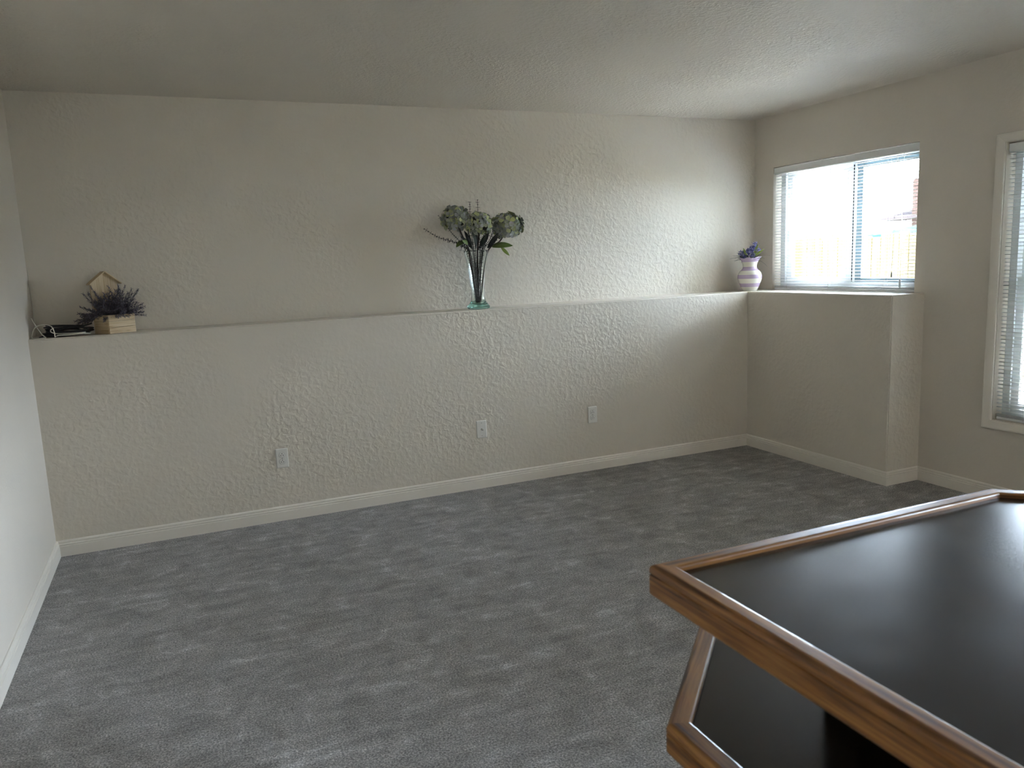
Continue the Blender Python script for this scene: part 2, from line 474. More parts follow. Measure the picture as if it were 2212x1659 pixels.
def blind(win, xc, label, ladders, cord_y, pitch=0.0212, tilt=0.0, extras=True, stack=3):
    y0, y1, z0, z1 = win
    yc = (y0 + y1) / 2; L = (y1 - y0) - 0.014
    t = tag(empty('window_blind', (xc, yc, z0 + 0.003)), label, 'blind')
    zt = z1 - z0 - 0.010
    # head rail: U-shaped valance with rounded lower edge
    pr = [(-.020, 0), (.020, 0), (.020, -.042), (.012, -.046), (-.010, -.046), (-.017, -.043), (-.020, -.037)]
    V = [(x, -L / 2 - .003, zt + z) for x, z in pr] + [(x, L / 2 + .003, zt + z) for x, z in pr]
    n = len(pr)
    mesh_obj('head_rail', V, [tuple(range(n)), tuple(range(n, 2 * n))] + [(i, (i + 1) % n, n + (i + 1) % n, n + i) for i in range(n)], M['slat'], t)
    br = box('bottom_rail', (-.0125, -L / 2, 0.0), (.0125, L / 2, .013), M['slat'], t, .003)
    sm = mesh_obj('slat', *slat_mesh(L), M['slat'], t, True)
    first = True
    z = 0.018
    zs = []
    for k in range(stack): zs.append(z); z += 0.0045
    z += pitch * 0.75
    while z < zt - 0.052: zs.append(z); z += pitch
    for zz in zs:
        o = sm if first else dup(sm, t); first = False
        o.location = (0, random.uniform(-.0015, .0015), zz); o.rotation_euler = (0, tilt + random.uniform(-.02, .02), 0)
    for ly in ladders:
        g = []
        for dx in (-.0138, .0138): g.append(tube_geo([(dx, ly - yc, .005), (dx, ly - yc, zt - .04)], .0007, 5))
        g.append(tube_geo([(0, ly - yc + .012, .013), (0, ly - yc + .012, zt - .04)], .0007, 5))
        mesh_obj('ladder_cord', *merge(g), M['cord'], t)
    if extras:
        cy = cord_y - yc
        zc = zt - .050
        c = mesh_obj('lift_cord', *merge([tube_geo(smooth_path([(-.024, cy, zc), (-.027, cy + .004, zc - .3), (-.026, cy + .012, .12)]), .0010, 5),
                                          tube_geo(smooth_path([(-.024, cy - .008, zc), (-.029, cy - .006, zc - .3), (-.026, cy + .012, .12)]), .0010, 5)]), M['cord'], t)
        mesh_obj('tassel', *tube_geo([(-.026, cy + .012, .125), (-.026, cy + .012, .115), (-.026, cy + .012, .092)], [.003, .005, .0065], 8), plain('tassel_grey', (0.22, 0.20, 0.18), .5), c)
        # cord cleat on the reveal and tilt wand
        wnd = mesh_obj('tilt_wand', *tube_geo([(-.024, cy - .05, zt - .046), (-.026, cy - .052, .4), (-.027, cy - .052, .075)], .0028, 6), M['clear'], t)
        mesh_obj('wand_handle', *tube_geo([(-.027, cy - .052, .080), (-.027, cy - .052, .074), (-.027, cy - .052, .030), (-.027, cy - .052, .024)], [.004, .007, .007, .004], 8), M['vinyl'], wnd)
    return t

def clear_mat():
    m, n, l, p = new_mat('clear_plastic')
    setp(p, Transmission_Weight=0.85, Roughness=0.15, IOR=1.4); p.inputs['Base Color'].default_value = (.9, .92, .92, 1)
    return m
M['clear'] = clear_mat()
blind(W1, 4.905, 'white mini blind hanging in the small window above the ledge', (-0.10, -0.50, -0.97), -1.045)
blind(W2, 4.915, 'white mini blind hanging in the tall trimmed window at the right edge', (-1.90, -2.48), -3.05, extras=False)

# ------------------------------------------------------------------ wall plates
def rrect(w, h, r, seg=4):
    P = []
    for cx, cy, a0 in ((w / 2 - r, h / 2 - r, 0), (-w / 2 + r, h / 2 - r, 90), (-w / 2 + r, -h / 2 + r, 180), (w / 2 - r, -h / 2 + r, 270)):
        for k in range(seg + 1):
            a = math.radians(a0 + 90 * k / seg); P.append((cx + r * math.cos(a), cy + r * math.sin(a)))
    return P

def plate_geo(levels):
    """stack of outlines [(pts, depth)] facing -y"""
    V, F = [], []
    n = len(levels[0][0])
    for pts, dpt in levels:
        V += [(x, -dpt, z) for x, z in pts]
    for i in range(len(levels) - 1):
        F += [(i * n + k, i * n + (k + 1) % n, (i + 1) * n + (k + 1) % n, (i + 1) * n + k) for k in range(n)]
    F.append(tuple(range(n))); F.append(tuple((len(levels) - 1) * n + k for k in range(n)))
    return V, F

def wall_plate(t):
    w_, h_ = .070, .115
    mesh_obj('plate', *plate_geo([(rrect(w_, h_, .003), 0), (rrect(w_, h_, .003), .0035), (rrect(w_ - .004, h_ - .004, .003), .0056), (rrect(w_ - .010, h_ - .010, .002), .0064)]), M['plastic'], t)

def disc(name, x, z, y0, y1, r, mat, parent, seg=12):
    P = [(x + r * math.cos(2 * math.pi * k / seg), z + r * math.sin(2 * math.pi * k / seg)) for k in range(seg)]
    return mesh_obj(name, *plate_geo([(P, y0), (P, y1)]), mat, parent)

def outlet(x, z, label):
    t = tag(empty('electrical_outlet', (x, -0.0, z)), label, 'outlet', 'electrical outlets on the half wall')
    wall_plate(t)
    for s in (.0195, -.0195):
        # duplex face: circle with flattened top and bottom, set in a dark gap
        def face(r, hh):
            P = []
            for k in range(32):
                a = 2 * math.pi * k / 32
                P.append((r * math.cos(a), s + max(-hh, min(hh, r * math.sin(a)))))
            return P
        mesh_obj('socket_gap', *plate_geo([(face(.0182, .0152), .006), (face(.0182, .0152), .00655)]), M['gap'], t)
        f = mesh_obj('socket_face', *plate_geo([(face(.0172, .0142), .006), (face(.0172, .0142), .0080), (face(.0166, .0136), .0084)]), M['plastic'], t)
        for dx in (-.0064, .0064):
            v, q = box_geo((dx - .0013, -.0089, s - .0065), (dx + .0013, -.0080, s + .0022)); mesh_obj('slot', v, q, M['dark'], f)
        disc('slot', 0, s + .0085, .0080, .0089, .0026, M['dark'], f)
    disc('screw', 0, 0, .0060, .0075, .0030, M['screw'], t)
    return t
M['gap'] = plain('shadow_gap', (0.16, 0.15, 0.13), .6)
outlet(1.194, 0.375, 'white electrical outlet low on the half wall, nearest the left corner')
outlet(3.274, 0.391, 'white electrical outlet low on the half wall, under the window end')

def cable_plate(x, z):
    t = tag(empty('cable_wall_plate', (x, 0, z)), 'blank white wall plate with a single round connector in its middle', 'wall plate')
    wall_plate(t)
    post = mesh_obj('connector', *tube_geo([(0, -.0062, 0), (0, -.009, 0), (0, -.0092, 0), (0, -.026, 0), (0, -.0275, 0)], [.0078, .0078, .0050, .0050, .0040], 12), plain('nickel', (0.75, 0.74, 0.70), .25, .7), t)
    for s in (.042, -.042):
        disc('screw', 0, s, .0060, .0072, .0026, M['screw'], t)
cable_plate(2.4515, 0.391)

# ------------------------------------------------------------------ foreground counter
def edging(parent, pts, closed, ztop, width, height, mat):
    """one board per side, mitred, own origin at its start and local x along it"""
    n = len(pts); P = [Vector(p) for p in pts]
    r = .006
    def arc(cx, cz, a0, a1, k=4, rr=r): return [(cx + rr * math.cos(math.radians(a0 + (a1 - a0) * i / k)), cz + rr * math.sin(math.radians(a0 + (a1 - a0) * i / k))) for i in range(k + 1)]
    # u: 0 outer -> width inner, z relative to top
    prof = [(0, -.0175), (.0016, -.0165), (.0016, -.0155), (0, -.0145)] + arc(.009, -.009, 180, 90, 6, .009) + arc(width - .004, -.004, 90, 0, 3, .004) + [(width, -height)] + arc(r, -height + r, 270, 180)
    segs = range(n if closed else n - 1)
    cen = sum(P, Vector((0, 0))) / n
    for i in segs:
        a, b = P[i], P[(i + 1) % n]
        d = (b - a).normalized(); nin = Vector((-d.y, d.x))
        if nin.dot(cen - a) < 0: nin = -nin
        def off(pt, other_d):
            # mitre direction so that inward offset is 1 on both boards
            m = (nin + Vector((-other_d.y, other_d.x)) * (1 if Vector((-other_d.y, other_d.x)).dot(cen - pt) > 0 else -1))
            m = m / m.dot(nin); return m
        dprev = (a - P[i - 1]).normalized(); dnext = (P[(i + 2) % n] - b).normalized()
        ma, mb = off(a, dprev), off(b, dnext)
        rot = math.atan2(d.y, d.x)
        o = empty('x'); bpy.data.objects.remove(o)
        cs, sn = math.cos(-rot), math.sin(-rot)
        V = []
        for end, mm in ((a, ma), (b, mb)):
            for u, z in prof:
                q = end + mm * u - a
                V.append((q.x * cs - q.y * sn, q.x * sn + q.y * cs, z))
        k = len(prof)
        F = [tuple(range(k)), tuple(range(k, 2 * k))] + [(j, (j + 1) % k, k + (j + 1) % k, k + j) for j in range(k)]
        e = mesh_obj('edge_board', V, F, mat, parent)
        e.location = (a.x, a.y, ztop); e.rotation_euler = (0, 0, rot)

def poly_slab(name, pts, z0, z1, mat, parent):
    n = len(pts)
    V = [(x, y, z0) for x, y in pts] + [(x, y, z1) for x, y in pts]
    F = [tuple(range(n)), tuple(range(n, 2 * n))] + [(i, (i + 1) % n, n + (i + 1) % n, n + i) for i in range(n)]
    return mesh_obj(name, V, F, mat, parent)

def inset(pts, d):
    P = [Vector(p) for p in pts]; n = len(P); cen = sum(P, Vector((0, 0))) / n; out = []
    for i in range(n):
        d0 = (P[i] - P[i - 1]).normalized(); d1 = (P[(i + 1) % n] - P[i]).normalized()
        n0 = Vector((-d0.y, d0.x)); n1 = Vector((-d1.y, d1.x))
        if n0.dot(cen - P[i]) < 0: n0 = -n0
        if n1.dot(cen - P[i]) < 0: n1 = -n1
        m = n0 + n1; m = m / m.dot(n0); q = P[i] + m * d; out.append((q.x, q.y))
    return out

def counter():
    O = Vector((1.83, -4.25, 0))
    t = tag(empty('bar_counter', O), 'two-tier black laminate counter with thick oak edging in the right foreground', 'counter')
    rel = lambda L: [(x - O.x, y - O.y) for x, y in L]
    top = rel([(1.327, -5.15), (1.327, -3.675), (2.078, -3.675), (2.333, -3.93), (2.333, -5.15)])
    low = rel([(1.337, -5.05), (1.337, -3.700), (1.640, -3.397), (2.020, -3.397), (2.323, -3.700), (2.323, -5.05)])
    ZT, ZL = 1.0, 0.75
    edging(t, top, True, ZT, .030, .051, M['oak'])
    poly_slab('counter_top', inset(top, .0298), ZT - .036, ZT - .009, M['laminate'], t)
    edging(t, low, True, ZL, .036, .051, M['oak'])
    poly_slab('lower_shelf', inset(low, .0358), ZL - .036, ZL - .009, M['laminate'], t)
    poly_slab('riser', rel([(1.62, -5.09), (1.62, -3.735), (2.05, -3.735), (2.273, -3.957), (2.273, -5.09)]), ZL - .0088, ZT - .0362, M['laminate'], t)
    poly_slab('cabinet_body', inset(low, .10), 0.09, ZL - .0362, M['laminate'], t)
    poly_slab('plinth', inset(low, .15), 0.0, 0.09, M['dark'], t)
counter()

# ------------------------------------------------------------------ plant materials
def island_mat(name, stops, rough=0.6, trans=0.15):
    m, n, l, p = new_mat(name)
    ge = n.new('ShaderNodeNewGeometry')
    r = ramp(n, l, ge.outputs['Random Per Island'], stops)
    l.new(r.outputs['Color'], p.inputs['Base Color'])
    p.inputs['Roughness'].default_value = rough
    p.inputs['Subsurface Weight'].default_value = 0.0
    return m
M['hydrangea'] = island_mat('hydrangea_petals', [(0.0, (0.24, 0.26, 0.22)), (0.30, (0.36, 0.38, 0.32)), (0.55, (0.42, 0.41, 0.42)), (0.70, (0.40, 0.43, 0.26)), (1.0, (0.56, 0.60, 0.24))])
M['leaf'] = island_mat('green_leaf', [(0.0, (0.10, 0.15, 0.045)), (1.0, (0.20, 0.28, 0.07))], .45)
M['lime_leaf'] = island_mat('lime_leaf', [(0.0, (0.20, 0.30, 0.06)), (1.0, (0.42, 0.52, 0.14))], .45)
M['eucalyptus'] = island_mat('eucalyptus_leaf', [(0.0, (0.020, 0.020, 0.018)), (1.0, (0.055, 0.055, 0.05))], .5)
M['brown_stem'] = plain('brown_stem', (0.055, 0.030, 0.022), .6)
M['dark_stem'] = plain('dark_stem', (0.030, 0.022, 0.020), .6)
M['lavender'] = island_mat('lavender_bloom', [(0.0, (0.075, 0.062, 0.070)), (0.5, (0.15, 0.125, 0.155)), (1.0, (0.23, 0.20, 0.26))], .7)
M['dark_green'] = island_mat('dark_green_leaf', [(0.0, (0.015, 0.022, 0.012)), (1.0, (0.05, 0.065, 0.04))], .5)
M['violet'] = island_mat('violet_bloom', [(0.0, (0.05, 0.05, 0.16)), (0.5, (0.13, 0.13, 0.34)), (1.0, (0.34, 0.34, 0.60))], .6)

def leaf_geo(base, tip, width, nrm, bend=0.0, seg=5, thick=0.0006):
    """pointed leaf with a mid-rib fold, closed thin solid"""
    base, tip = Vector(base), Vector(tip); d = tip - base; L = d.length
    side = d.cross(Vector(nrm))
    side = side.normalized() if side.length > 1e-6 else d.orthogonal().normalized()
    up = side.cross(d).normalized()
    V, F = [], []
    for i in range(seg + 1):
        t = i / seg
        wv = width * 0.5 * (math.sin(math.pi * min(1, t * 0.94 + 0.04)) ** 0.8)
        c = base + d * t + up * (-bend * L * t * t)
        V += [c + side * wv + up * wv * .25, c, c - side * wv + up * wv * .25]
    k = len(V)
    V += [v - up * thick for v in V]
    for i in range(seg):
        for s in (0, 1):
            a = i * 3 + s
            F.append((a, a + 1, a + 4, a + 3)); F.append((k + a, k + a + 3, k + a + 4, k + a + 1))
        F.append((i * 3, i * 3 + 3, k + i * 3 + 3, k + i * 3)); F.append((i * 3 + 2, k + i * 3 + 2, k + i * 3 + 5, i * 3 + 5))
    return V, F

def rnd_dir(rng):
    while True:
        v = Vector((rng.uniform(-1, 1), rng.uniform(-1, 1), rng.uniform(-1, 1)))
        if 0.1 < v.length < 1: return v.normalized()

# ------------------------------------------------------------------ glass vase with hydrangeas
VX, VY = 2.507, 0.088
def glass_vase():
    prof_o = [(.060, 0), (.070, .003), (.0745, .010), (.0735, .017), (.066, .026), (.052, .044), (.045, .062), (.042, .085), (.0435, .12), (.049, .18), (.057, .25), (.067, .31), (.0755, .352), (.0795, .369), (.0800, .3712)]
    prof_i = [(.0793, .3722), (.0784, .3715), (.0740, .352), (.0654, .31), (.055, .249), (.047, .18), (.0412, .12), (.039, .085), (.041, .064), (.045, .048), (.046, .034), (.036, .028), (.010, .026)]
    prof = prof_o + prof_i
    m = bpy.data.materials.new('green_tinted_glass'); m.use_nodes = True
    n = m.node_tree.nodes; l = m.node_tree.links
    p = n['Principled BSDF']; p.inputs['Base Color'].default_value = (.97, 1, .99, 1)
    setp(p, Roughness=0.0, IOR=1.45, Transmission_Weight=1.0)
    va = n.new('ShaderNodeVolumeAbsorption'); va.inputs['Color'].default_value = (.25, .72, .62, 1); va.inputs['Density'].default_value = 9
    l.new(va.outputs[0], n['Material Output'].inputs['Volume'])
    o = mesh_obj('glass_vase', *lathe_geo(prof, 56), m, None, True)
    o.location = (VX, VY, HL + .0005)
    tag(o, 'tall flared clear glass vase with a thick green base on the ledge', 'vase')
glass_vase()

def hydrangea(rng, head, r, label, leaf_specs, squash=.85, root_dx=0.0):
    hx, hy, hz = head
    t = tag(empty('hydrangea_stem', (VX + root_dx, VY + rng.uniform(-.008, .008), HL + .030)), label, 'flower', 'hydrangeas in the glass vase')
    o = t.location.copy()
    h = Vector(head) - o
    path = smooth_path([(0, 0, 0), (0.15 * h.x, 0.1 * h.y, .18), (0.36 * h.x, .3 * h.y, .345), (h.x * .75, h.y * .7, h.z - r * 1.0), (h.x, h.y, h.z)], 5)
    mesh_obj('stem', *tube_geo(path, [.0052] * len(path), 7), M['brown_stem'], t, True)
    geos = []
    N = int(74 * (r / .08) ** 2)
    for i in range(N):
        ph = math.acos(1 - 2 * (i + .5) / N); th = math.pi * (1 + 5 ** .5) * i
        d = Vector((math.sin(ph) * math.cos(th), math.sin(ph) * math.sin(th), math.cos(ph)))
        d = (d + rnd_dir(rng) * .22).normalized()
        if d.z < -.72: continue
        lump = 1 + .10 * math.sin(5 * d.x + 3 * d.z + hx * 40) + rng.uniform(-.07, .09)
        c = h + Vector((d.x * r, d.y * r * .9, d.z * r * squash)) * lump
        a0 = rng.uniform(0, 6.28); s = r * rng.uniform(.29, .40)
        a = d.orthogonal().normalized(); b = d.cross(a)
        for k in range(4):
            an = a0 + k * math.pi / 2
            u = a * math.cos(an) + b * math.sin(an); v = d.cross(u)
            lift = rng.uniform(-.15, .35)
            p0 = c - d * s * .25
            m1 = c + u * s * .6 + d * s * lift * .5
            p2 = c + u * s * 1.05 + d * s * lift
            wv = s * .52
            V = [m1 - d * s * .05, p0]
            for q in range(1, 8):
                an2 = math.pi * q / 8; e_ = (1 - math.cos(an2)) / 2
                V.append(p0.lerp(p2, .12 + .88 * e_) + v * wv * math.sin(an2) ** .75 * (.55 + .45 * e_) + d * s * .12 * math.sin(an2))
            V.append(p2)
            for q in range(7, 0, -1):
                an2 = math.pi * q / 8; e_ = (1 - math.cos(an2)) / 2
                V.append(p0.lerp(p2, .12 + .88 * e_) - v * wv * math.sin(an2) ** .75 * (.55 + .45 * e_) + d * s * .12 * math.sin(an2))
            nn = len(V) - 1
            geos.append((V, [(0, 1 + q, 1 + (q + 1) % nn) for q in range(nn)]))
    fh = mesh_obj('flower_head', *merge(geos), M['hydrangea'], t, True)
    # inner mass that the florets grow from
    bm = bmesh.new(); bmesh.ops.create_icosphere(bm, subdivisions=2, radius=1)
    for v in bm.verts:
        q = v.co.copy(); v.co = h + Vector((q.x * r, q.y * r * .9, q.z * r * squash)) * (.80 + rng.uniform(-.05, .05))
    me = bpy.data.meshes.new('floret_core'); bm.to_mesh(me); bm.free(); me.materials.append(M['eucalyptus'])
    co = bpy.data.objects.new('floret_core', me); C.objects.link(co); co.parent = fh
    for b_, t_, wd, nrm, bd, mt in leaf_specs:
        mesh_obj('leaf', *leaf_geo(Vector(b_) - o, Vector(t_) - o, wd, nrm, bd, 6), M[mt], t, True)

rng = random.Random(3)
hydrangea(rng, (2.381, .085, 1.738), .083, 'left hydrangea head in the glass vase, broad and grey-green with lime florets',
          [((2.43, .06, 1.60), (2.355, .02, 1.585), .045, (0, -.4, 1), .3, 'leaf'), ((2.44, .05, 1.58), (2.40, .0, 1.60), .03, (0, -1, .3), .2, 'leaf')], root_dx=-.012)
hydrangea(rng, (2.528, .055, 1.702), .074, 'middle hydrangea head in the glass vase, between the two larger ones',
          [((2.50, .06, 1.56), (2.475, .035, 1.66), .030, (.5, -1, .2), .1, 'dark_green'), ((2.52, .05, 1.56), (2.555, .02, 1.635), .026, (-.4, -1, .2), .1, 'dark_green'), ((2.48, .09, 1.55), (2.43, .05, 1.66), .034, (.3, -1, .2), .1, 'eucalyptus'),
           ((2.53, .09, 1.55), (2.60, .07, 1.65), .036, (.3, -1, .2), .1, 'eucalyptus'), ((2.51, .10, 1.55), (2.51, .06, 1.68), .036, (.6, -1, .2), .1, 'eucalyptus'), ((2.47, .06, 1.55), (2.40, .04, 1.63), .028, (.1, -1, .5), .1, 'eucalyptus')], .9)
hydrangea(rng, (2.728, .080, 1.684), .090, 'right hydrangea head in the glass vase, drooping out towards the window',
          [((2.605, .05, 1.555), (2.735, .02, 1.575), .062, (0.1, -.65, .8), .15, 'leaf'), ((2.66, .04, 1.555), (2.705, .01, 1.495), .022, (-.4, -1, .3), -.1, 'lime_leaf'),
           ((2.58, .07, 1.55), (2.65, .04, 1.64), .034, (.2, -1, .3), .1, 'eucalyptus')], root_dx=.012)

def eucalyptus(rng, pts, label, leaf0=.0, size=.011, dens=80, tiny=False):
    o = Vector((VX, VY, HL + .028)) + Vector((rng.uniform(-.016, .016), rng.uniform(-.016, .016), 0))
    t = tag(empty('eucalyptus_sprig', o), label, 'sprig', 'eucalyptus sprigs in the glass vase')
    P = smooth_path([Vector((0, 0, 0))] + [Vector(p) - o for p in pts], 8)
    mesh_obj('stem', *tube_geo(P, [.0026 - .0016 * i / len(P) for i in range(len(P))], 6), M['dark_stem'], t, True)
    g = []
    Ltot = sum((P[i + 1] - P[i]).length for i in range(len(P) - 1)); acc = 0; nxt = Ltot * leaf0; ang = 0
    for i in range(len(P) - 1):
        sgl = (P[i + 1] - P[i]).length
        while nxt <= acc + sgl:
            c = P[i].lerp(P[i + 1], (nxt - acc) / sgl); d = (P[i + 1] - P[i]).normalized()
            a = d.orthogonal().normalized(); b = d.cross(a); ang += 1.57 + rng.uniform(-.3, .3)
            inside = c.z + o.z < HL + .36
            sz = size * (1 - .45 * nxt / Ltot) * rng.uniform(.8, 1.2) * (.75 if inside else 1)
            for s in (0, math.pi):
                u = a * math.cos(ang + s) + b * math.sin(ang + s)
                g.append(leaf_geo(c, c + (u + d * .25).normalized() * sz, sz * .62, d, .1, 3))
            nxt += Ltot / dens
        acc += sgl
    mesh_obj('leaves', *merge(g), M['eucalyptus'], t)
eu = [([(2.47, .075, 1.50), (2.37, .06, 1.585), (2.25, .05, 1.625), (2.158, .05, 1.68)], 'long eucalyptus sprig reaching out to the left of the glass vase'),
      ([(2.49, .08, 1.52), (2.475, .08, 1.70), (2.478, .08, 1.843)], 'thin eucalyptus sprig poking up between left and middle hydrangeas'),
      ([(2.51, .10, 1.52), (2.53, .09, 1.70), (2.533, .085, 1.856)], 'eucalyptus sprig rising highest above the middle hydrangea'),
      ([(2.45, .10, 1.52), (2.36, .13, 1.66), (2.285, .14, 1.765)], 'eucalyptus sprig tip showing behind the left hydrangea'),
      ([(2.455, .05, 1.52), (2.40, .03, 1.58), (2.385, .03, 1.54)], 'eucalyptus sprig curling over the left rim of the glass vase'),
      ([(2.48, .05, 1.52), (2.46, .04, 1.60), (2.44, .05, 1.68)], 'eucalyptus sprig under the left hydrangea head'),
      ([(2.52, .05, 1.52), (2.515, .03, 1.60), (2.50, .04, 1.67)], 'eucalyptus sprig in front of the middle stems'),
      ([(2.545, .06, 1.52), (2.585, .04, 1.60), (2.62, .05, 1.66)], 'eucalyptus sprig between the middle and right hydrangeas'),
      ([(2.55, .09, 1.52), (2.58, .09, 1.60), (2.60, .10, 1.70)], 'eucalyptus sprig behind the right hydrangea stem'),
      ([(2.54, .08, 1.52), (2.56, .06, 1.58), (2.575, .06, 1.73)], 'eucalyptus sprig beside the middle hydrangea head')]
eu += [([(2.47, .11, 1.50), (2.43, .12, 1.60), (2.41, .12, 1.68)], 'eucalyptus sprig at the back under the left hydrangea'),
       ([(2.53, .12, 1.50), (2.56, .12, 1.60), (2.60, .12, 1.66)], 'eucalyptus sprig at the back between middle and right hydrangeas'),
       ([(2.50, .12, 1.50), (2.49, .13, 1.60), (2.46, .12, 1.70)], 'eucalyptus sprig behind the middle hydrangea stem'),
       ([(2.55, .07, 1.53), (2.61, .05, 1.58), (2.66, .06, 1.62)], 'eucalyptus sprig reaching under the right hydrangea head')]
for pts, lab in eu:
    eucalyptus(rng, pts, lab, .04, .024, 44)

# ------------------------------------------------------------------ striped pitcher with violet flowers
PX, PY = 4.702, .082
def pitcher():
    hgt = .248
    pr = [(.050, 0), (.054, .004), (.0605, .018), (.0675, .033), (.078, .060), (.0855, .082), (.0888, .100), (.0880, .116), (.082, .134), (.071, .149), (.0605, .158), (.0535, .167), (.0505, .178), (.0510, .190), (.054, .206), (.0585, .218), (.064, .229), (.071, .240), (.0745, .247)]
    inn = [(.0725, .2475), (.069, .239), (.0615, .227), (.056, .216), (.0515, .205), (.0485, .190), (.0480, .178), (.051, .168), (.058, .159), (.05, .150), (.01, .148)]
    nO = len(pr)
    def wave(i, t, r, z):
        k = max(0, (z - .205) / .043)
        s = math.cos(6 * (t + .35)); sp = math.exp(-((math.atan2(math.sin(t + .75), math.cos(t + .75))) / .42) ** 2)
        return r + k * (.0035 * s + .010 * sp), z + k * k * (.0045 * s + .009 * sp)
    m, n, l, p = new_mat('striped_ceramic')
    tc = n.new('ShaderNodeTexCoord'); sp = n.new('ShaderNodeSeparateXYZ'); l.new(tc.outputs['Object'], sp.inputs[0])
    dv = node(n, 'ShaderNodeMath', operation='DIVIDE'); dv.inputs[1].default_value = hgt; l.new(sp.outputs['Z'], dv.inputs[0])
    cream, lil = (.80, .76, .66), (.52, .40, .54)
    r = ramp(n, l, dv.outputs[0], [(0, cream), (.123, lil), (.232, cream), (.374, lil), (.49, cream), (.613, lil), (.723, cream), (.871, lil)], 'CONSTANT')
    l.new(r.outputs['Color'], p.inputs['Base Color']); p.inputs['Roughness'].default_value = .18; p.inputs['Coat Weight'].default_value = .3
    o = mesh_obj('striped_vase', *lathe_geo(pr + inn, 72, wave), m, None, True)
    o.location = (PX, PY, HL + .0005)
    tag(o, 'cream and lilac striped ceramic vase with a wavy rim in the ledge corner', 'vase')
    # bouquet
    rg = random.Random(11)
    t = tag(empty('violet_bouquet', (PX, PY, HL + .160)), 'small bunch of artificial violet flowers and grassy leaves in the striped vase', 'flowers')
    z0 = .065
    def stem(dirv, L, droop):
        P = [Vector((0, 0, 0)), Vector((dirv.x * .03, dirv.y * .03, z0))]
        for k in range(1, 6):
            s = k / 5; P.append(Vector((dirv.x * (.03 + L * s), dirv.y * (.03 + L * s), z0 + dirv.z * L * s - droop * s * s)))
        return P
    def rp(a, b, z): return Vector((a * .762 - b * .648, -a * .648 - b * .762, z))
    def clip(q): return Vector((min(q.x, XW - PX - .006), min(q.y, DL - PY - .006), q.z))
    for k in range(26):      # grassy blades
        a = rg.uniform(0, 6.28); el = rg.uniform(.05, 1.0)
        d = Vector((math.cos(a) * (1 - el * .5), math.sin(a) * (1 - el * .5), el)); L = rg.uniform(.10, .165)
        P = [clip(q) for q in smooth_path(stem(d, L, rg.uniform(.02, .15) * (1.2 - el)), 3)]
        mesh_obj('grass_blade', *tube_geo(P, [.0017 - .0012 * i / len(P) for i in range(len(P))], 4), M['dark_green'], t)
    for k in range(34):      # leafy sprays
        a = rg.uniform(-1.15, 1.0); L = rg.uniform(.05, .095); el = rg.uniform(.1, .9)
        d = rp(a, rg.uniform(-.5, .8), el).normalized()
        b = Vector((d.x * .030, d.y * .030, z0 + .012)); q = clip(b + d * L)
        mesh_obj('leaf', *leaf_geo(b, q, .014, (0, 0, 1), rg.uniform(.05, .5), 5), M['dark_green'], t, True)
    for a0, z_, a1, z1_ in ((.015, .085, .098, .150), (.010, .090, .070, .125), (.030, .10, .055, .185), (-.02, .09, -.045, .16), (.0, .09, .03, .13)):
        mesh_obj('lime_leaf', *leaf_geo(rp(a0, .035, z_), rp(a1, .055, z1_), .019, rp(0, 1, .6), .08, 6), M['lime_leaf'], t, True)
    for (ca, cb, cz, rr) in ((.032, .010, .168, .034), (.058, .025, .140, .028), (.010, .020, .150, .028), (-.020, .045, .118, .030), (-.065, .020, .125, .026), (-.045, .030, .100, .026), (.020, .055, .110, .024), (0, -.03, .14, .03)):
        g = []; cc = rp(ca, cb, cz)
        for i in range(30):
            d = rnd_dir(rg); c = cc + d * rr * rg.uniform(.4, 1.0)
            for k in range(4):
                u = rnd_dir(rg); u = (u - d * u.dot(d)).normalized()
                g.append(leaf_geo(c, c + (u + d * .4).normalized() * rr * .42, rr * .22, d, .1, 2))
        mesh_obj('flower_cluster', *merge(g), M['violet'], t)
pitcher()

